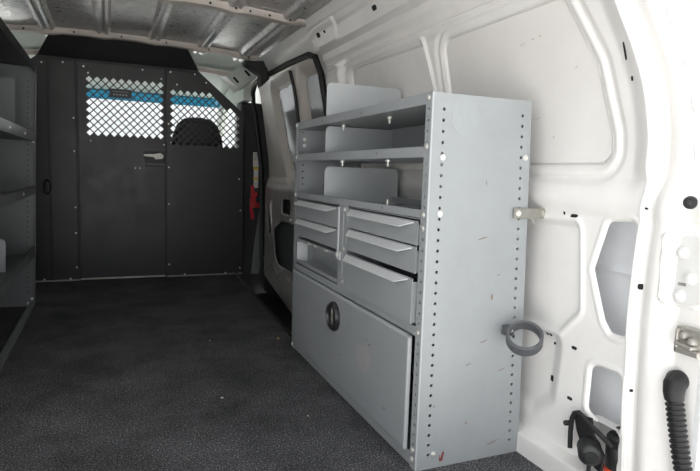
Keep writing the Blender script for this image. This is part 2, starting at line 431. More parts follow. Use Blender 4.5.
# ------------------------------------------------------------------ side cargo doors
def door_grid(name, y0, y1, zlo, zhi, off, holes, n=(110, 200), mat_=None, keepf=None):
    U, V = np.meshgrid(np.linspace(y0, y1, n[0]), np.linspace(0, 1, n[1]), indexing='ij')
    Zd = zlo(U) + (zhi(U) - zlo(U)) * V
    k = np.ones(U.shape, bool)
    for P, r in holes: k &= sd(U, Zd, P, r) > 0
    if keepf is not None: k &= keepf(U, Zd)
    return struct(name, grid_geo(U, Zd, (prof(Zd) + off(U, Zd), U, Zd), k), mat_, smooth=True)

CUTA = [(4.557, .405), (4.34, .495), (3.95, .50), (3.95, .14), (4.40, .14), (4.49, .20)]
CUTB = [(4.76, .60), (4.66, .63), (4.62, .40), (4.70, .345)]
CUTC = [(4.31, .675), (4.10, .675), (4.10, .57), (4.31, .57)]
WIN1 = [(4.42, 1.52), (3.93, 1.545), (3.93, .875), (4.20, .875), (4.36, 1.12)]
def d1off(y, z):
    o = .012 + 0 * y
    d = sd(y, z, WIN1, .05)
    o += .050 * sst(-d, -.10, .0) + .012 * ridge(d, -.004, .008)
    o -= .014 * ridge(z, .80, .05)
    o -= .030 * (1 - sst(z, .74, .80)) * 1
    for P in (CUTA, CUTB, CUTC):
        o += .012 * (1 - sst(sd(y, z, P, .02), 0, .016))
    # zig-zag pressing along the foot
    zg = .02 + .06 * np.abs(((y - 3.9) / .165) % 2 - 1)
    o -= .008 * ridge(z - zg, .04, .014) * sst(z, -.1, -.05)
    o += .02 * sst(y, 4.80, 4.88)
    return o
def low1(y): return np.interp(y, [3.8, 4.09, 4.8, 4.92], [-.19, -.156, -.03, .0])
def top1(y): return np.interp(y, [3.8, 4.55, 4.80, 4.90], [1.618, 1.625, 1.60, 1.50])
d1 = door_grid('door_1', 3.875, 4.90, low1, top1, d1off, [(CUTA, .02), (CUTB, .02), (CUTC, .02)], (150, 230), M['doortrim'])
# lower half is bare metal: second slot
d1.data.materials.append(M['doormetal'])
for p in d1.data.polygons:
    c = p.center
    if c.z < .76: p.material_index = 1
part('outer_skin', G().box((1.36, 3.80, -.15), (1.365, 4.92, .78)), M['darkgrey'], d1, kind='structure')  # charcoal backing puts the shade inside the door cut-outs into the colour
g = G(); YV, ZV = np.meshgrid(np.linspace(3.93, 4.42, 50), np.linspace(.87, 1.55, 60), indexing='ij')
part('window_blank', grid_geo(YV, ZV, (prof(ZV) + .055, YV, ZV), sd(YV, ZV, WIN1, .05) < .004), M['winpanel'], d1, smooth=True, kind='structure')
g = G(); g.lathe([(.016, 0), (.016, .012), (.010, .02)], (1.27, 4.05, .53), (-1, 0, 0), 14)
part('lock_stop', g, M['zinc'], d1, smooth=True, kind='structure')
g = G().tube([(1.275, 4.60, .66), (1.262, 4.63, .60), (1.270, 4.61, .48), (1.275, 4.60, .40)], .012, 10)
part('door_link', g, M['doormetal'], d1, smooth=True, kind='structure')

WIN2 = [(3.72, 1.53), (3.42, 1.525), (3.40, .90), (3.70, .90)]
def d2off(y, z):
    d = sd(y, z, WIN2, .05)
    return .012 + .045 * sst(-d, -.09, .0) + .012 * ridge(d, -.004, .008) - .012 * ridge(z, .80, .05) - .030 * (1 - sst(z, .74, .80))
d2 = door_grid('door_2', 3.29, 3.855, lambda y: -.19 + 0 * y, lambda y: np.interp(y, [3.28, 3.34, 3.42, 3.86], [1.52, 1.585, 1.612, 1.618]), d2off, [], (70, 150), M['doortrim'])
YV, ZV = np.meshgrid(np.linspace(3.40, 3.72, 40), np.linspace(.89, 1.54, 60), indexing='ij')
part('window_blank', grid_geo(YV, ZV, (prof(ZV) + .050, YV, ZV), sd(YV, ZV, WIN2, .05) < .004), M['winpanel'], d2, smooth=True, kind='structure')
# rubber seal round the door opening, and the one between the leaves
def px(z): return float(prof(np.array([z]))[0])
loop = [(3.245, 1.10), (3.262, 1.31), (3.278, 1.50), (3.31, 1.595), (3.40, 1.622), (3.83, 1.634), (4.56, 1.640), (4.78, 1.625), (4.93, 1.575), (5.00, 1.50), (5.02, 1.37), (5.0, .9), (4.97, .4), (4.93, .02)]
g = G().tube([(px(z) - .010, y, z) for y, z in loop], .020, 10); struct('trim_7', g, M['rubber'], smooth=True)
g = G().tube([(px(z) + .004, 3.866, z) for z in (-.15, .3, .7, .9, 1.1, 1.25, 1.4, 1.5, 1.6)], .013, 8); struct('trim_8', g, M['rubber'], smooth=True)
# header rail above the doors
g = G(); rows = []
zr = [1.62, 1.66, 1.685, 1.72, 1.765]; 
for (za, zb) in zip(zr[:-1], zr[1:]):
    oa = .004 if za < 1.67 else -.016; ob = .004 if zb < 1.67 else -.016
    g.add([(px(za) + oa, 3.20, za), (px(za) + oa, 5.1, za), (px(zb) + ob, 5.1, zb), (px(zb) + ob, 3.20, zb)], [(0, 1, 2, 3)])
struct('trim_9', g, M['white'], weld=True, smooth=True)

# ------------------------------------------------------------------ cab beyond the partition
XC, YC = np.meshgrid(np.linspace(-1.0, 1.16, 40), np.linspace(4.58, 6.0, 24), indexing='ij')
tt = np.clip((YC - 4.58) / 1.42, 0, 1)
g = grid_geo(XC, YC, (XC, YC, (roof_z(XC) - .002) * (1 - tt) + 1.61 * tt + .05 * tt * (1 - tt)))
struct('trim_10', g, M['cab'], weld=True, smooth=True)
g = G()
for s, x in ((1, 1.11), (-1, -.89)):
    g.box((x - .02, 4.95, 1.50), (x + .06, 6.0, 1.80)); g.box((x - .02, 5.28, -.3), (x + .14, 6.8, .93))
    g.prism([(x - .03, 5.72, 1.62), (x - .03, 5.98, 1.62), (x - .03, 6.65, .93), (x - .03, 6.45, .93)], (.06, 0, 0))
    g.box((x, 5.28, .9), (x + .10, 5.40, 1.6))
struct('wall_front', g, M['cab'], bevel=.01)
g = G().box((-1.0, 6.45, -.3), (1.2, 6.8, .92)).box((-1.0, 4.9, -.32), (1.3, 6.8, -.28)); struct('floor_front', g, M['cabdark'])
ws = struct('window_1', G().prism([(-.86, 6.16, 1.43), (1.08, 6.16, 1.43), (1.08, 6.62, .92), (-.86, 6.62, .92)], (0, .005, .004)), M['glass'])
# windscreen runs up under the lining with a blue shade band along its top
ws.data.clear_geometry(); ws.data.from_pydata([(-.86, 6.028, 1.535), (1.10, 6.028, 1.535), (1.10, 6.62, .92), (-.86, 6.62, .92)], [], [(0, 1, 2, 3)])
part('shade_band', G().add([(-.86, 5.945, 1.622), (1.10, 5.945, 1.622), (1.10, 6.028, 1.535), (-.86, 6.028, 1.535)], [(0, 1, 2, 3)]), M['bluetint'], ws, kind='structure')
struct('window_2', G().add([(1.15, 5.06, .93), (1.15, 6.0, .93), (1.15, 5.85, 1.5), (1.15, 5.06, 1.5)], [(0, 1, 2, 3)]), M['glass'])
struct('window_3', G().add([(-.90, 5.06, .93), (-.90, 6.0, .93), (-.90, 5.85, 1.5), (-.90, 5.06, 1.5)], [(0, 1, 2, 3)]), M['glass'])

# passenger seat
seat = thing('bucket_seat', 'dark high-backed passenger seat seen through the right-hand mesh of the partition', 'seat', (.735, 5.34, -.28))
def loft(rows):
    g = G(); n = len(rows[0]); vs = [p for r_ in rows for p in r_]
    fs = [(i * n + k, i * n + (k + 1) % n, (i + 1) * n + (k + 1) % n, (i + 1) * n + k) for i in range(len(rows) - 1) for k in range(n)]
    fs += [tuple(range(n - 1, -1, -1)), tuple((len(rows) - 1) * n + k for k in range(n))]
    return g.add(vs, fs)
def sq(cx, cy, cz, a, b, n=20, e=.55):
    out = []
    for k in range(n):
        t_ = 2 * math.pi * k / n; c_, s_ = math.cos(t_), math.sin(t_)
        out.append((cx + a * math.copysign(abs(c_) ** e, c_), cy + b * math.copysign(abs(s_) ** e, s_), cz))
    return out
part('backrest', loft([sq(0, -.02, .55, .22, .06), sq(0, -.05, .62, .25, .075), sq(0, -.09, .95, .255, .075), sq(0, -.13, 1.28, .245, .07), sq(0, -.15, 1.46, .215, .065), sq(0, -.16, 1.56, .175, .06), sq(0, -.165, 1.61, .12, .045), sq(0, -.165, 1.625, .05, .02)]), M['seat'], seat, smooth=True)
part('cushion', loft([sq(0, .22, .42, .24, .24), sq(0, .22, .46, .26, .26), sq(0, .22, .56, .26, .26), sq(0, .22, .60, .22, .22)]), M['seat'], seat, smooth=True)
part('pedestal', loft([sq(0, .2, .0, .20, .20), sq(0, .2, .42, .18, .18)]), M['cabdark'], seat, smooth=True)

# slotted anchor plate and dark gusset at the roof corner
pl = thing('anchor_plate', 'pale green slotted metal plate slanting under the roof corner beyond the partition', 'bracket', (.99, 4.60, 1.64))
c = [(-.117, 0, -.003), (0, 0, .095), (.125, 0, .013), (-.004, 0, -.102)]
pl_pts = [Vector(p) + Vector((0, -.0, 0)) for p in c]
part('plate', G().prism(pl_pts, (.01, .012, 0)), M['plate'], pl, bevel=.003)
part('flange', G().prism([pl_pts[0], pl_pts[3], pl_pts[3] + Vector((-.02, .14, -.01)), pl_pts[0] + Vector((-.02, .14, .01))], (.004, .0, .004)), M['plate'], pl)
g = G()
for (x, z) in ((-.037, -.026), (.055, .036)):
    g = G(); u = Vector((.020, 0, -.020)); w = Vector((.007, 0, .006)); cc = Vector((x, -.001, z))
    g.prism([cc + u + w, cc + u - w, cc - u - w, cc - u + w], (0, .004, 0))
    part('slot', g, M['hole'], pl)
gs = struct('trim_11', G().prism([(.955, 4.30, 1.718), (1.12, 4.30, 1.732), (1.15, 4.30, 1.60), (1.085, 4.30, 1.535), (1.08, 4.30, 1.622), (.965, 4.30, 1.694)], (.0, .12, 0)), M['rubber'], bevel=.006)

# seat belt on the dark pillar
struct('trim_12', G().box((1.095, 5.06, -.3), (1.42, 5.26, 1.50)), M['cabdark'], bevel=.02)
sb = thing('seat_belt', 'red seat belt buckle below a white and yellow label on the dark pillar', 'seat belt', (1.235, 5.04, .66))
part('label', G().box((-.028, 0, .27), (.024, .006, .40)), M['label'], sb)
part('label_band', G().box((-.024, -.002, .245), (.022, .005, .268)), M['yellow'], sb)
part('label_band', G().box((-.024, -.002, .155), (.022, .005, .175)), M['yellow'], sb)
part('label_strip', G().box((-.020, 0, .08), (.020, .005, .245)), M['label'], sb)
g = G()
for k, z in enumerate((.375, .352, .33)): g.box((-.018, -.002, z), (.012 - .006 * k, .001, z + .010))
part('label_print', g, M['mark'], sb)
part('buckle', G().box((-.05, -.03, .0), (.012, -.002, .045)).box((-.058, -.034, -.10), (-.004, -.004, .0)).box((-.012, -.034, -.10), (.034, -.006, -.055)), M['red'], sb, bevel=.008)
part('webbing', G().prism([(-.062, -.012, -.10), (-.030, -.012, -.10), (-.012, -.010, -.20), (-.040, -.010, -.21)], (0, .004, 0)), M['red'], sb)
part('webbing', G().box((-.052, -.022, .04), (-.02, -.016, .10)), M['red'], sb)
struct('trim_13', G().prism([(1.20, 5.02, -.05), (1.275, 5.02, -.05), (1.29, 5.02, .62), (1.262, 5.02, .50), (1.23, 5.02, .25)], (0, .03, 0)), M['darkgrey'], bevel=.006)

# ------------------------------------------------------------------ black partition
pt = thing('bulkhead_partition', 'black steel partition with diamond mesh windows between cargo area and cab', 'partition', (.11, 4.81, 0))
def rel(x): return x - .11
def mesh_sheet(x0, x1, z0, z1, rect, p, clip=None, yoff=0):
    """steel sheet with a punched diamond field; p = pitch"""
    bm = bmesh.new()
    a0, b0, nx, nz = rect; a1, b1 = a0 + nx * p, b0 + nz * p
    V = lambda x, z: bm.verts.new((rel(x), yoff, z))
    def quad(*pp): bm.faces.new([V(*q) for q in pp])
    quad((x0, z0), (x1, z0), (x1, b0), (x0, b0)); quad((x0, b1), (x1, b1), (x1, z1), (x0, z1))
    quad((x0, b0), (a0, b0), (a0, b1), (x0, b1)); quad((a1, b0), (x1, b0), (x1, b1), (a1, b1))
    h = p / 2; q = h * .80
    def inside(cx, cz):
        if clip is None: return True
        (ax, az), (bx, bz) = clip
        nx_, nz_ = -(bz - az), (bx - ax); L = math.hypot(nx_, nz_)
        return ((cx - ax) * nx_ + (cz - az) * nz_) / L < -.062
    for i in range(nx * 2 + 1):
        for j in range(nz * 2 + 1):
            if (i + j) % 2 == 1: continue
            cx, cz = a0 + i * h, b0 + j * h
            if i % 2 == 0:        # vertices lattice
                if i == 0 or j == 0 or i == nx * 2 or j == nz * 2:
                    pts = [(cx + dx, cz + dz) for dx, dz in ((h, 0), (0, h), (-h, 0), (0, -h))]
                    pts = [q_ for q_ in pts if a0 - 1e-6 <= q_[0] <= a1 + 1e-6 and b0 - 1e-6 <= q_[1] <= b1 + 1e-6]
                    ctr = (cx, cz)
                    corner = len(pts) == 2
                    bm.faces.new([V(*ctr)] + [V(*q_) for q_ in pts]) if corner else bm.faces.new([V(*q_) for q_ in pts])
                    continue
            O = [(cx + h, cz), (cx, cz + h), (cx - h, cz), (cx, cz - h)]
            if inside(cx, cz):
                I = [(cx + q, cz), (cx, cz + q), (cx - q, cz), (cx, cz - q)]
                for k in range(4): quad(O[k], O[(k + 1) % 4], I[(k + 1) % 4], I[k])
            else: quad(*O)
    bmesh.ops.remove_doubles(bm, verts=bm.verts, dist=1e-4)
    if clip:
        (ax, az), (bx, bz) = clip
        bmesh.ops.bisect_plane(bm, geom=bm.verts[:] + bm.edges[:] + bm.faces[:], plane_co=(rel(ax), 0, az), plane_no=(az - bz, 0, bx - ax), clear_outer=True)
    bmesh.ops.recalc_face_normals(bm, faces=bm.faces)
    g = G(); bm.verts.index_update()
    g.v = [tuple(v.co) for v in bm.verts]; g.f = [tuple(v.index for v in f.verts) for f in bm.faces]; bm.free()
    return g
def sheet(name, g, m, th=.003):
    o = part(name, g, m, pt); s = o.modifiers.new('Solidify', 'SOLIDIFY'); s.thickness = th; s.offset = 0; return o
DIAG = ((.678, 1.696), (1.076, 1.363))
door_p = sheet('door_panel', mesh_sheet(-.205, .425, .006, 1.695, (-.153, 1.118, 10, 8), .0575), M['black'])
sheet('right_panel', mesh_sheet(.437, 1.066, .0, 1.695, (.462, 1.07, 10, 8), .0575, DIAG), M['black'])
part('left_panel', G().prism([(rel(-.415), 0, 0), (rel(-.205), 0, 0), (rel(-.205), 0, 1.695), (rel(-.415), 0, 1.695)], (0, .003, 0)), M['black'], pt)
part('wing_panel', G().prism([(rel(-.86), -.004, 0), (rel(-.405), -.004, 0), (rel(-.405), -.004, 1.70), (rel(-.458), -.004, 1.70), (rel(-.86), -.004, 1.363)], (0, .003, 0)), M['black'], pt)
part('center_post', G().box((rel(.424), -.012, .0), (rel(.440), .02, 1.70)), M['blacksheet'], pt, bevel=.002)
part('side_post', G().box((rel(-.222), -.010, .0), (rel(-.203), .02, 1.70)), M['blacksheet'], pt, bevel=.002)
part('header_panel', G().prism([(rel(-.468), -.006, 1.69), (rel(.69), -.006, 1.69), (rel(.545), -.36, 1.808), (rel(-.345), -.36, 1.808)], (0, .003, .003)), M['header'], pt)
part('header_fold', G().box((rel(-.46), -.010, 1.672), (rel(.68), -.004, 1.692)), M['blacksheet'], pt, bevel=.002)
part('side_closer', G().prism([(rel(1.062), -.02, 0), (rel(1.095), .10, 0), (rel(1.095), .10, 1.37), (rel(1.062), -.02, 1.375)], (.004, .004, 0)), M['blacksheet'], pt)
part('door_sill', G().box((rel(-.205), -.014, .0), (rel(.425), -.004, .012)), M['steel'], pt, bevel=.002, label='bare metal strip along the foot of the partition door')
part('bottom_flange', G().box((rel(-.52), -.03, .0), (rel(-.21), -.004, .006)).box((rel(.44), -.03, .0), (rel(1.06), -.004, .006)), M['steel'], pt)
# latch
lt = part('latch_plate', G().box((rel(.275), -.010, .905), (rel(.424), -.003, 1.04)), M['blacksheet'], pt, bevel=.002)
part('latch_handle', G().prism([(rel(.262), -.034, .984), (rel(.340), -.034, .976), (rel(.350), -.034, .958), (rel(.405), -.034, .964), (rel(.416), -.034, .992), (rel(.390), -.034, 1.012), (rel(.340), -.034, 1.002), (rel(.262), -.034, .998)], (0, .020, 0)), M['cream'], lt, bevel=.004, label='cream lever handle')
part('latch_rail', G().box((rel(.272), -.014, 1.03), (rel(.426), -.003, 1.042)).box((rel(.272), -.014, .915), (rel(.426), -.003, .927)), M['plastic'], lt)
# placard on the mesh
pc = part('placard', G().box((rel(.018), -.008, 1.425), (rel(.178), -.003, 1.492)), M['plastic'], pt, bevel=.003)
g = G().box((rel(.04), -.0095, 1.470), (rel(.155), -.0075, 1.473))
for k in range(5): g.box((rel(.045 + .022 * k), -.0095, 1.442), (rel(.058 + .022 * k), -.0075, 1.454))
part('print_mark', g, M['mark'], pc)
# bumper on the wing
part('door_bumper', G().lathe([(.036, 0), (.036, .02), (.028, .034), (.0, .038)], (rel(-.425), -.007, .722), (0, -1, 0), 20), M['rubber'], pt, smooth=True)
for v in bpy.data.objects['door_bumper'].data.vertices:
    v.co.x = rel(-.425) + (v.co.x - rel(-.425)) * .75; v.co.z = .722 + (v.co.z - .722) * 1.6
part('corner_post', G().box((rel(-.412), -.014, 0), (rel(-.396), -.004, 1.68)), M['blacksheet'], pt, bevel=.002)
scr = [(-.235, 1.25), (-.235, 1.0), (-.235, .57), (-.235, .10), (-.235, .37), (-.44, 1.64), (-.30, 1.655), (-.16, 1.64), (.26, 1.655), (.26, 1.71), (.47, 1.66), (.66, 1.66), (.47, 1.71),
       (-.13, 1.595), (.40, 1.598), (.42, 1.08), (-.12, 1.085), (.455, .10), (.455, .60), (.455, .90), (.455, 1.25), (1.045, .55), (1.045, .05), (1.03, .82), (.235, .885), (.20, .885), (.75, 1.60),
       (.52, 1.565), (-.46, .012), (-.28, .012), (.58, .012), (.92, .012)]
for x, z in scr:
    g = G(); yy = -.010 if abs(x + .235) > .02 else -.003
    bolt(g, (rel(x), -.004 if z < 1.70 else -.04, z), (0, -1, 0), .0055, .006); part('screw', g, M['zinc'], pt, smooth=True)
for x, z in ((-.19, .48), (-.10, .48), (-.19, .33), (-.10, .33)):
    g = G(); bolt(g, (rel(x + .02), -.002, z), (0, -1, 0), .005, .004); part('rivet', g, M['redmark'], pt, smooth=True)
for x, z in ((-.36, .80), (-.30, .80), (-.24, .72), (-.15, .80), (-.07, .80), (.50, .78), (.60, .78), (.55, .66), (.77, .66), (.86, .66), (.50, .50), (.60, .50), (.50, .33), (.40, .60), (.40, .35)):
    g = G(); bolt(g, (rel(x), -.002, z), (0, -1, 0), .006, .003); part('rivet', g, M['plastic'], pt, smooth=True)

# ------------------------------------------------------------------ shelving parts shared by both racks
def perf(w, h, cols, pitch, r, z0, n, quadf):
    """rectangle w x h with columns of round holes; quadf maps (u,z) -> 3-D"""
    g = G(); s = pitch
    colx = sorted(cols); edges = [0.]
    for c_ in colx: edges += [c_ - s / 2, c_ + s / 2]
    edges.append(w)
    zl = [0.] + [z0 + k * s for k in range(n + 1)] + [h]
    for i in range(len(edges) - 1):
        x0, x1 = edges[i], edges[i + 1]
        ishole = i % 2 == 1
        for j in range(len(zl) - 1):
            a, b = zl[j], zl[j + 1]
            if b - a < 1e-6: continue
            if ishole and 1 <= j <= n:
                cx, cz = (x0 + x1) / 2, (a + b) / 2
                m_ = 12; out = []; inn = []
                for k in range(m_):
                    t_ = 2 * math.pi * k / m_ + math.pi / 12 * 0
                    c_, s_ = math.cos(t_), math.sin(t_); f_ = 1 / max(abs(c_), abs(s_))
                    out.append(quadf(cx + c_ * f_ * (x1 - x0) / 2, cz + s_ * f_ * (b - a) / 2)); inn.append(quadf(cx + c_ * r, cz + s_ * r))
                # cell corners fall between ring points: use 45-degree samples
                ring = []
                for k in range(m_):
                    ring.append(out[k])
                vs = out + inn
                g.add(vs, [(k, (k + 1) % m_, (k + 1) % m_ + m_, k + m_) for k in range(m_)])
                cr = [(x1, b), (x0, b), (x0, a), (x1, a)]
                idx = [(1, 2), (4, 5), (7, 8), (10, 11)]
                for (p_, q_), cc in zip(idx, cr): g.add([out[p_], quadf(*cc), out[q_]], [(0, 1, 2)])
            else:
                g.add([quadf(x0, a), quadf(x1, a), quadf(x1, b), quadf(x0, b)], [(0, 1, 2, 3)])
    return g
def solid(o, th, off=0):
    s = o.modifiers.new('Solidify', 'SOLIDIFY'); s.thickness = th; s.offset = off; return o
def tray(g, d0, d1, v0, v1, z, lip, th=.002):
    g.box((d0, v0, z), (d1, v1, z + th)); g.box((d0, v0, z), (d0 + th, v1, z + lip)); g.box((d1 - th, v0, z), (d1, v1, z + lip))
    g.box((d0, v0, z + lip - th), (d0 + .012, v1, z + lip))
def roundplate(d0, d1, z0, z1, v, r=.03, th=.002):
    pts = [(d0, v, z0), (d1, v, z0)]
    for cx, a0 in ((d1 - r, 0), (d0 + r, 90)):
        for k in range(7):
            a = R(a0 + 15 * k); pts.append((cx + r * math.cos(a), v, z1 - r + r * math.sin(a)))
    return G().prism(pts, (0, th, 0))

# ------------------------------------------------------------------ right shelving unit (local: x = depth towards wall, y = along van)
SHW = 1.298
sh = thing('shelving_unit', 'tall light grey steel shelving unit with drop-down door along the right wall', 'shelf', (.851, 1.402, 0), -.0078)
def depth(z): return .389 - .038 * (z / 1.138)
def endmap(v): return lambda u, z: (u * depth(z) / .389, v, z)
ep = solid(part('end_panel', perf(.389, 1.138, [.042, .352], .0317, .0050, .03, 34, endmap(0)), M['grey'], sh, weld=True), .002)
ep2 = solid(part('end_panel', perf(.389, 1.138, [.042, .352], .0317, .0050, .03, 34, endmap(SHW)), M['grey'], sh, weld=True), .002)
for v0, s in ((0, 1), (SHW, -1)):
    solid(part('front_upright', perf(.036, 1.138, [.020], .0317, .0046, .03, 34, lambda u, z, v0=v0, s=s: (0, v0 + s * u, z)), M['grey'], sh, weld=True), .002)
# tapered edge hem: bright rolled corner
part('corner_edge', G().tube([(0, 0, .0), (0, 0, 1.138)], .0028, 8), M['greylight'], sh)
for z, lp, nm in ((1.106, .034, 'shelf'), (.953, .033, 'shelf'), (.774, .025, 'shelf')):
    g = G(); tray(g, .001, .335 if z > 1 else .345, .003, SHW - .003, z, lp)
    part(nm, g, M['grey'], sh, bevel=.0015)
for z0, z1 in ((1.108, 1.286), (.955, 1.101), (.776, .926)):
    part('divider', roundplate(.012, .372, z0, z1, .905, .022), M['greylight'], sh)
# base deck, drawer deck, rails
part('deck', G().box((.001, .003, .428), (.36, SHW - .003, .432)).box((.0, .003, .414), (.003, SHW - .003, .444)), M['grey'], sh, bevel=.001)
part('base_shelf', G().box((.006, .003, .030), (.37, SHW - .003, .033)), M['grey'], sh)
part('bottom_rail', G().box((.001, .003, .002), (.004, SHW - .003, .046)).box((.001, .003, .002), (.03, SHW - .003, .005)), M['grey'], sh, bevel=.001)
part('back_panel', G().box((.352, .003, .03), (.355, SHW - .003, .43)), M['grey'], sh)
part('back_panel', G().box((.334, .003, .956), (.337, SHW - .003, 1.106)), M['grey'], sh)
# post between the drawer stacks
part('post', G().box((-.001, .600, .444), (.004, .640, .774)).box((-.004, .636, .444), (.004, .645, .774)).box((.0, .645, .444), (.004, .690, .774)), M['grey'], sh, bevel=.001)
part('strap', G().box((-.007, .674, .565), (-.003, .690, .765)).box((-.010, .650, .553), (-.003, .690, .585)), M['pull'], sh, bevel=.001)
# door
dr = part('door', G().box((-.014, .052, .050), (-.002, 1.250, .411)), M['grey'], sh, bevel=.004)
part('door_edge', G().box((-.0165, .050, .048), (-.003, .060, .413)).box((-.0165, .050, .403), (-.003, 1.252, .413)), M['greylight'], dr, bevel=.002)  # paler strips paint in the highlight along the door edges
M['gun'] = mat('gunmetal_bezel', (.045, .045, .048), .3, metal=.4)
g = G().lathe([(.060, 0), (.060, .010), (.054, .018), (.046, .020), (.043, .012)], (-.014, .672, .318), (-1, 0, 0), 36)
lk = part('latch', g, M['gun'], dr, smooth=True, label='round black latch')
part('latch_paddle', G().box((-.027, .659, .283), (-.020, .686, .352)), M['steel'], lk, bevel=.005)
part('latch_cup', G().lathe([(.044, 0), (.044, .006), (.02, .007)], (-.0145, .672, .318), (-1, 0, 0), 28), M['rubber'], lk, smooth=True)
part('lock_barrel', G().lathe([(.010, 0), (.010, .004), (.006, .005)], (-.020, .672, .300), (-1, 0, 0), 14), M['steel'], lk, smooth=True)
# bolts
B = [((-.002, .020, 1.124), (-1, 0, 0)), ((-.002, .020, .985), (-1, 0, 0)), ((-.002, .020, .785), (-1, 0, 0)), ((-.002, .020, .030), (-1, 0, 0)), ((-.002, .020, .060), (-1, 0, 0)), ((-.002, .020, .745), (-1, 0, 0)), ((-.002, .020, .43), (-1, 0, 0)),
     ((-.002, SHW - .02, 1.124), (-1, 0, 0)), ((-.002, SHW - .02, .97), (-1, 0, 0)), ((-.002, SHW - .02, .785), (-1, 0, 0)), ((-.002, SHW - .02, .02), (-1, 0, 0)), ((-.002, SHW - .02, .74), (-1, 0, 0)),
     ((-.002, .625, .755), (-1, 0, 0)), ((-.002, .625, .47), (-1, 0, 0)), ((-.010, .676, .570), (-1, 0, 0)), ((-.002, .625, .60), (-1, 0, 0)),
     ((.042, -.001, .955), (0, -1, 0)), ((.042, -.001, .790), (0, -1, 0)), ((.340, -.001, .965), (0, -1, 0)), ((.345, -.001, .785), (0, -1, 0)), ((.060, -.001, .045), (0, -1, 0)),
     ((.045, SHW - .002, 1.06), (0, -1, 0)), ((.045, SHW - .002, 1.03), (0, -1, 0))]
for c_, a in B:
    g = G(); bolt(g, c_, a, .0075, .006); part('bolt', g, M['zinc'], sh, smooth=True)
for d_, v, z in ((.08, .87, 1.106), (.08, .43, 1.106), (.08, .87, .953), (.08, .43, .953)):
    part('stud', G().lathe([(.010, 0), (.010, .007), (.0045, .0075), (.0045, .022), (.003, .024)], (d_, v, z), (0, 0, -1), 10), M['zinc'], sh, smooth=True)
part('stud', G().lathe([(.010, 0), (.010, .007), (.0045, .0075), (.0045, .03), (.003, .034)], (.075, .41, .776), (0, 0, 1), 10), M['zinc'], sh, smooth=True)
for v, z in ((.50, 1.120), (.92, 1.122), (1.20, 1.124), (.36, .970), (.85, .970), (.30, .787), (.80, .787), (1.1, .787)):
    part('rivet', G().lathe([(.006, 0), (.006, .001), (.003, .002)], (.0, v, z), (-1, 0, 0), 10), M['lipgrey'], sh, smooth=True)
# residue, scuffs and paint marks
def blob(c, ru, rz, face, th=.0012, n=22, jag=.12):
    pts = []
    for k in range(n):
        a = 2 * math.pi * k / n; q = 1 + random.uniform(-jag, jag)
        if face == 'end': pts.append((c[0] + ru * q * math.cos(a), -.0008, c[1] + rz * q * math.sin(a)))
        else: pts.append((-.0136, c[0] + ru * q * math.cos(a), c[1] + rz * q * math.sin(a)))
    return G().prism(pts, (0, -th, 0) if face == 'end' else (-th, 0, 0))
part('sticker_residue', blob((.110, 1.075), .047, .055, 'end', .0009, 30, .03), M['residue'], sh)
part('sticker_residue', blob((.375, .235), .060, .050, 'door', .0009, 30, .06), M['pink'], dr)
g = G()
for u, z, ru, rz in ((.195, .715, .022, .0022), (.170, .32, .012, .0022), (.225, .39, .020, .002), (.245, .53, .004, .012), (.295, .42, .012, .002), (.30, .29, .016, .0018), (.055, .20, .0035, .004), (.285, .05, .03, .0018), (.20, .885, .0018, .010), (.175, .13, .005, .004), (.265, .60, .008, .0018)):
    n = 9; pts = [(u + ru * random.uniform(.6, 1) * math.cos(2 * math.pi * k / n), -.0008, z + rz * random.uniform(.5, 1) * math.sin(2 * math.pi * k / n) + (ru * .25 * math.cos(2 * math.pi * k / n))) for k in range(n)]
    part('scuff_mark', G().prism(pts, (0, -.0006, 0)), M['rust'], sh)
g = G().prism([(.083, -.0008, .018), (.094, -.0008, .05), (.100, -.0008, .046), (.094, -.0008, .018)], (0, -.0006, 0)).prism([(.080, -.0008, .043), (.089, -.0008, .018), (.083, -.0008, .020)], (0, -.0006, 0))
part('paint_mark', g, M['redmark'], sh)
g = G()
for v, z, ru, rz in ((.33, .30, .010, .005), (.36, .31, .014, .002), (.20, .12, .01, .003), (.60, .18, .02, .0015), (.86, .30, .015, .002), (.95, .22, .01, .0015), (1.05, .28, .008, .003), (.25, .22, .02, .0012)):
    n = 9; part('scuff_mark', G().prism([(-.0136, v + ru * random.uniform(.6, 1) * math.cos(2 * math.pi * k / n), z + rz * random.uniform(.5, 1) * math.sin(2 * math.pi * k / n)) for k in range(n)], (-.0007, 0, 0)), M['rust'], dr)

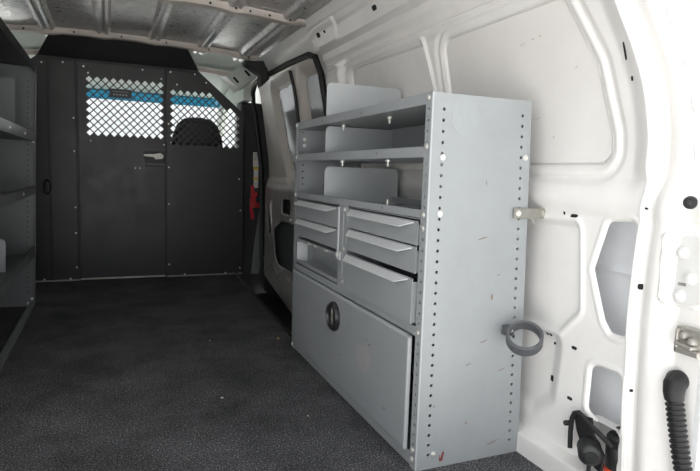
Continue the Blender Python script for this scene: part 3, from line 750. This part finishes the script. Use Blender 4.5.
# drawer cabinets inside the unit
def cabinet(v0, v1, label, rows, bin_z=None):
    y0 = 1.402
    t_ = thing('drawer_cabinet', label, 'drawers', (.851, y0, .4325), -.0078, 'drawer cabinets inside the shelving unit')
    zb = .4325
    zs_ = [zb + .008, .770]
    g = G().box((.006, v0, .002), (.33, v0 + .003, .338)).box((.006, v1 - .003, .002), (.33, v1, .338)).box((.006, v0, .002), (.33, v1, .005)).box((.006, v0, .336), (.33, v1, .339)).box((.327, v0, .002), (.33, v1, .339))
    part('casing', g, M['grey'], t_)
    for z0, z1, out in rows:
        a, b = z0 - zb, z1 - zb
        d = part('drawer', G().box((.0 - out, v0 + .006, a), (.004 - out, v1 - .006, b)).box((.004 - out, v0 + .008, a + .004), (.30 - out, v0 + .011, b - .012)).box((.004 - out, v1 - .011, a + .004), (.30 - out, v1 - .008, b - .012)).box((.004 - out, v0 + .008, a + .002), (.30 - out, v1 - .008, a + .005)).box((.297 - out, v0 + .008, a + .004), (.30 - out, v1 - .008, b - .012)), M['grey'], t_)
        e0, e1 = v0 + .030, v1 - .02
        e0b, e1b = v0 + .082, v1 - .045
        # sloping pull lip folded out of the front's top edge
        part('pull_handle', G().add([(.0 - out, e0, b - .004), (.0 - out, e1, b - .004), (-.024 - out, e1b, b - .021), (-.024 - out, e0b, b - .021),
                                     (.0 - out, e0, b - .008), (.0 - out, e1, b - .008), (-.024 - out, e1b, b - .024), (-.024 - out, e0b, b - .024)],
                                    [(0, 1, 2, 3), (7, 6, 5, 4), (0, 3, 7, 4), (1, 5, 6, 2), (3, 2, 6, 7), (0, 4, 5, 1)]), M['pull'], d)
    if bin_z:
        a, b = bin_z[0] - zb, bin_z[1] - zb
        part('open_bin', G().box((.002, v0 + .004, b), (.05, v1 - .004, b + .012)).box((.09, v0 + .004, a), (.093, v1 - .004, b)).box((.002, v0 + .004, a), (.09, v1 - .004, a + .004)).box((.002, v0 + .004, a), (.005, v1 - .004, a + .018)), M['grey'], t_)
        part('bin_side', G().box((.004, v1 - .008, a + .006), (.06, v1 - .004, b - .01)), M['pull'], t_)
        for v in (v0 + .13, v0 + .27, v0 + .36): part('clip', G().box((-.001, v, b + .001), (.003, v + .03, b + .011)), M['zinc'], t_)
    return t_
cabinet(.047, .598, 'grey three-drawer cabinet nearest the viewer, its bottom drawer slightly ajar', [(.690, .764, .001), (.604, .686, .003), (.448, .590, .012)])
cabinet(.694, 1.262, 'grey two-drawer cabinet with an open bin below, at the far end of the unit', [(.676, .762, .001), (.588, .672, .001)], (.448, .560))

# grey cord ring bolted to the end panel
rg = thing('cord_ring', 'dark grey open ring hook bolted to the rear end panel of the shelving unit', 'hook', (1.153, 1.398, .424))
ax = Vector((-.42, -.48, .78)).normalized(); cc = Vector((.012, -.080, -.008))
u = ax.orthogonal().normalized(); w = ax.cross(u)
N = 48; rows = []
for k in range(N):
    a = 2 * math.pi * k / N; dr_ = u * math.cos(a) + w * math.sin(a)
    rows.append([cc + dr_ * r_ + ax * h_ for r_, h_ in ((.046, -.018), (.052, -.020), (.055, -.017), (.055, .017), (.052, .020), (.046, .018))])
g = G(); vs = [p for r_ in rows for p in r_]
g.add(vs, [(i * 6 + k, i * 6 + (k + 1) % 6, ((i + 1) % N) * 6 + (k + 1) % 6, ((i + 1) % N) * 6 + k) for i in range(N) for k in range(6)])
part('ring', g, M['ring'], rg, smooth=True)
g = G(); bolt(g, (-.002, -.030, .006), (.3, -.6, .6), .008, .008); part('screw', g, M['zinc'], rg, smooth=True)
part('mounting_tab', G().box((-.015, -.030, -.016), (.015, -.001, .016)), M['ring'], rg, bevel=.004)

# flat bracket tying the unit to the wall
br = thing('wall_bracket', 'short flat steel bracket bolting the shelving unit to the white wall', 'bracket', (1.165, 1.392, .793))
part('strip', G().box((-.012, -.004, -.016), (.118, .0, .016)), M['bracket'], br, bevel=.0015)
part('foot', G().box((.114, -.030, -.016), (.118, .0, .016)), M['bracket'], br, bevel=.0015)
for x in (.004, .098):
    g = G(); bolt(g, (x, -.004, 0), (0, -1, 0), .008, .007); part('bolt', g, M['zinc'] if x < .05 else M['steel'], br, smooth=True)
g = G().tube([(.06, -.002, -.016), (.066, -.003, -.030), (.075, -.002, -.036)], .0016, 6); part('wire_tail', g, M['steel'], br)

# ------------------------------------------------------------------ left shelving unit
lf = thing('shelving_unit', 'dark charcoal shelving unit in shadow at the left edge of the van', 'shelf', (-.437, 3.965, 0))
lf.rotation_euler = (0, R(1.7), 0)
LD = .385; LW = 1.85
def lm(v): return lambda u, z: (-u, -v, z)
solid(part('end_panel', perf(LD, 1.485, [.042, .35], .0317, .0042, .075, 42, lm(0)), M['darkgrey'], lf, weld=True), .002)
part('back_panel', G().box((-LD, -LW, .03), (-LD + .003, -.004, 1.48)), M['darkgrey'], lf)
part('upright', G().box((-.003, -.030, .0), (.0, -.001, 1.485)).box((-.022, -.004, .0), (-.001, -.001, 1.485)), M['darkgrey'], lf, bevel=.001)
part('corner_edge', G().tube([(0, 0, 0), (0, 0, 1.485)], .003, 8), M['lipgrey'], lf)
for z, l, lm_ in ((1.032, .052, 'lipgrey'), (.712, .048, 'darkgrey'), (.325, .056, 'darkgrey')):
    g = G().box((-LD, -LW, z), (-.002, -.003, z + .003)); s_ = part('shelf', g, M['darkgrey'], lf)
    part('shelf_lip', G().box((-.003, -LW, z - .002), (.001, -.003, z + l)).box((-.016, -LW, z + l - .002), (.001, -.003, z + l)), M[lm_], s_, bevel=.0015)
part('top_hood', G().box((-LD, -LW, 1.475), (-.002, -.003, 1.48)).box((-.003, -LW, 1.44), (.0, -.003, 1.485)), M['black'], lf)  # black in place of charcoal paints in the shade under the hood
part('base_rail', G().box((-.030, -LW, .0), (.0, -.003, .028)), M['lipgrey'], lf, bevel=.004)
def ldiv(v, z0, z1): 
    g = roundplate(-.36, -.07, z0, z1, -v, .02); return part('divider', g, M['grey' if z0 < .4 else 'darkgrey'], lf)
ldiv(.30, 1.036, 1.36); ldiv(.62, .328, .50)
for x, z in ((-.012, 1.03), (-.012, .745), (-.03, .705), (-.012, .345), (-.035, .02), (-.008, .01), (-.015, .05), (-.035, .345)):
    g = G(); bolt(g, (x, -.005, z), (0, -1, 0), .007, .006); part('bolt', g, M['zinc'], lf, smooth=True)
for v, z in ((.55, .735), (1.0, 1.056), (.5, 1.056)):
    g = G(); bolt(g, (.001, -v, z), (1, 0, 0), .007, .005); part('bolt', g, M['zinc'], lf, smooth=True)

# ------------------------------------------------------------------ jack in the corner pocket
jk = thing('bottle_jack', 'black bottle jack with orange-red base and bent handle rod in the right rear corner', 'jack', (1.316, 1.072, .074))
part('base', G().lathe([(.038, 0), (.040, .004), (.040, .020), (.037, .024)], (0, 0, 0), (0, 0, 1), 28), M['orange'], jk, smooth=True, label='orange-red base')
part('cylinder', G().lathe([(.036, .024), (.0375, .030), (.0375, .085), (.036, .088), (.0375, .092), (.0375, .112), (.030, .122), (.016, .126), (.015, .138), (.010, .141)], (0, 0, 0), (0, 0, 1), 28), M['plastic'], jk, smooth=True)
part('pump', G().lathe([(.025, 0), (.033, .004), (.033, .050), (.029, .056), (.019, .060), (.017, .064)], (-.056, .058, .070), (-.62, -.74, -.12), 24), M['plastic'], jk, smooth=True)
part('bracket', G().prism([(-.062, .118, .140), (-.062, .052, .156), (-.062, .040, .110), (-.062, .000, .070), (-.062, .004, .010), (-.062, .062, .030), (-.062, .102, .095)], (.008, 0, 0)), M['rubber'], jk, bevel=.003)
part('handle_rod', G().tube([(-.070, .113, .040), (-.070, .116, .090), (-.070, .114, .130), (-.070, .106, .150), (-.070, .090, .158), (-.070, .072, .152), (-.069, .040, .137), (-.064, .000, .118), (-.060, -.025, .105)], .0072, 10), M['rubber'], jk, smooth=True)
part('lever', G().tube([(-.074, .030, .065), (-.076, .034, .030), (-.076, .034, .004)], .006, 8), M['rubber'], jk, smooth=True)
part('pivot_pin', G().lathe([(.008, 0), (.008, .018), (.005, .022)], (-.062, .124, .110), (-1, .4, 0), 12), M['rubber'], jk, smooth=True)

# ------------------------------------------------------------------ rear jamb hardware
def jx(y, z): return wx(y, z)
hp_y, hp_z = .905, .69
pb = thing('bumper_stop', 'small black rubber stop on the white rear door jamb', 'bumper', (jx(.908, .857), .908, .857))
part('stop', G().lathe([(.016, -.006), (.016, .002), (.013, .010), (.008, .014)], (0, 0, 0), (-.9, -.44, 0), 18), M['rubber'], pb, smooth=True)
part('core', G().lathe([(.006, .010), (.006, .016), (.003, .017)], (0, 0, 0), (-.9, -.44, 0), 10), M['plastic'], pb, smooth=True)
hb = thing('hinge_plate', 'white bolted hinge plate on the rear door jamb above the steel latch', 'hinge', (jx(.915, .69), .915, .69))
x0 = -.006
part('plate', G().prism([(x0, .030, .085), (x0, -.055, .085), (x0, -.055, -.075), (x0, .012, -.085), (x0, .028, -.070)], (.012, 0, 0)), M['jamb'], hb, bevel=.004)
for y, z in ((.004, .044), (-.022, -.016), (.002, -.062)):
    part('bolt', G().lathe([(.015, 0), (.015, .003), (.0095, .004), (.0095, .010), (.006, .012)], (x0 - .001, y, z), (-1, -.2, 0), 6 if False else 14), M['jamb'], hb, smooth=True)
part('slot', G().box((x0 - .001, -.012, -.037), (x0 + .002, .010, -.029)), M['steel'], hb, bevel=.001)
st = thing('door_latch', 'dull steel latch striker bolted to the white rear door jamb', 'latch', (jx(.893, .53), .893, .53))
part('body', G().box((-.022, -.060, -.038), (.004, .020, .026)).box((-.034, -.050, -.038), (-.018, .014, -.022)).box((-.034, .004, -.038), (-.018, .014, .022)), M['steel'], st, bevel=.004)
for y, z in ((-.004, .006), (-.026, -.004)):
    part('bolt', G().lathe([(.011, 0), (.011, .006), (.007, .012), (.004, .013)], (-.022, y, z), (-1, -.15, 0), 14), M['steel'], st, smooth=True)
part('striker_bar', G().tube([(-.022, .006, -.014), (-.040, .004, -.012), (-.040, -.034, -.016), (-.022, -.036, -.018)], .005, 10), M['steel'], st, smooth=True)
# corrugated wiring boot
wb = thing('wiring_boot', 'black corrugated rubber wiring hose running down the white rear door jamb', 'hose', (jx(.905, .40), .905, .40))
part('elbow', G().tube([(.012, .004, .014), (-.010, .000, .016), (-.026, -.006, .008), (-.032, -.010, -.008), (-.032, -.013, -.024)], [.025, .027, .026, .024, .022], 20), M['rubber'], wb, smooth=True)
part('grommet', G().lathe([(.034, -.01), (.034, .0), (.029, .005)], (.006, .004, .012), (-1, 0, 0), 24), M['jamb'], wb, smooth=True)
path = []; rad = []
for k in range(97):
    t_ = k / 96; path.append((-.032 + .012 * t_, -.013 - .050 * t_ - .025 * t_ * t_, -.022 - .30 * t_)); rad.append(.0215 if (k % 4) in (0, 1) else .0178)
part('hose', G().tube(path, rad, 18), M['rubber'], wb, smooth=True)

# ------------------------------------------------------------------ litter on the carpet
def crumb(x, y, r, label, m='crumb', flat=.5):
    g = G(); ico = bmesh.new(); bmesh.ops.create_icosphere(ico, subdivisions=1, radius=r)
    ico.verts.index_update()
    vs = [(v.co.x * random.uniform(.7, 1.3), v.co.y * random.uniform(.7, 1.3), max(-.0, v.co.z * flat + r * flat * .8)) for v in ico.verts]
    g.add(vs, [tuple(v.index for v in f.verts) for f in ico.faces]); ico.free()
    o = part('crumb', g, M[m]); o.location = (x, y, 0); return tag(o, label, 'debris', 'crumbs on the carpet')
crumb(.829, 2.842, .009, 'tan crumb on the carpet beside the far corner of the shelving unit', 'tanchip')
crumb(.480, 2.912, .006, 'small tan crumb in the middle of the carpet', 'tanchip')
crumb(.669, 1.88, .004, 'tiny white crumb on the carpet in front of the drop-down door')
crumb(.402, 2.147, .007, 'flat pale scrap on the carpet, in the foreground', 'crumb', .2)

# ------------------------------------------------------------------ outside
struct('ground', G().box((-30, -30, -.80), (30, 30, -.72)), M['concrete'])

# ------------------------------------------------------------------ camera
yaw, pitch, roll = 0.40897032, 0.11058036, 0.03275336
cy, sy = math.cos(yaw), math.sin(yaw)
f = Vector((sy * math.cos(pitch), cy * math.cos(pitch), -math.sin(pitch)))
r0 = Vector((cy, -sy, 0)); u0 = r0.cross(f)
rr = r0 * math.cos(roll) + u0 * math.sin(roll); uu = u0 * math.cos(roll) - r0 * math.sin(roll)
cam = bpy.data.cameras.new('camera'); co = bpy.data.objects.new('camera', cam); COL.objects.link(co)
mw = Matrix((rr, uu, -f)).transposed().to_4x4(); mw.translation = Vector((0, 0, .9)); co.matrix_world = mw
cam.sensor_width = 36; cam.lens = 560 / 700 * 36; cam.clip_start = .02
SC.camera = co

# ------------------------------------------------------------------ daylight
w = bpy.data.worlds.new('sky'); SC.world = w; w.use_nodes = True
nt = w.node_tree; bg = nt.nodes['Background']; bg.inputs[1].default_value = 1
tc = nt.nodes.new('ShaderNodeTexCoord'); sx = nt.nodes.new('ShaderNodeSeparateXYZ'); nt.links.new(tc.outputs['Generated'], sx.inputs[0])
mr = nt.nodes.new('ShaderNodeMapRange'); mr.inputs[1].default_value = 0; mr.inputs[2].default_value = 1; mr.inputs[3].default_value = 1.05; mr.inputs[4].default_value = 1.2
nt.links.new(sx.outputs['Z'], mr.inputs[0])
vm = nt.nodes.new('ShaderNodeVectorMath'); vm.operation = 'SCALE'; vm.inputs[0].default_value = (.965, .985, 1)      # overcast: brighter towards the zenith
# sky lobe added low behind the van on its left, evening the interior light
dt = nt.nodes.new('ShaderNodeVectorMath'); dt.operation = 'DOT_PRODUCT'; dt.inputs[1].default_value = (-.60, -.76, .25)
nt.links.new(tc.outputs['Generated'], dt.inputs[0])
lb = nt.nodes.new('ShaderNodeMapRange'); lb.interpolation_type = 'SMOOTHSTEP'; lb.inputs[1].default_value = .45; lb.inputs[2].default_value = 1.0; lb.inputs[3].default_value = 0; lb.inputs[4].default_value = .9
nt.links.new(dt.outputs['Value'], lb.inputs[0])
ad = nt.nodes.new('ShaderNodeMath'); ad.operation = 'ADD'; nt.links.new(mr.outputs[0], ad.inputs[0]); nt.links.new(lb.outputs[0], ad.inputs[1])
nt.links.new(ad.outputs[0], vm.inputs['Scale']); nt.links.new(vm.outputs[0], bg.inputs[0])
sun = bpy.data.lights.new('sun', 'SUN'); sun.energy = 14; sun.angle = R(3); sun.color = (1, .985, .96)  # sun added ahead of the van so lit ground bounces light inside
so = bpy.data.objects.new('sun', sun); COL.objects.link(so); so.rotation_euler = (R(-28), 0, 0); so.location = (0, 10, 12)
SC.view_settings.view_transform = 'Standard'; SC.view_settings.look = 'None'; SC.view_settings.exposure = .07; SC.view_settings.gamma = 1
SC.view_settings.use_curve_mapping = False
SC.cycles.max_bounces = 14; SC.cycles.diffuse_bounces = 8; SC.cycles.glossy_bounces = 6; SC.cycles.transparent_max_bounces = 16
SC.cycles.sample_clamp_indirect = 6
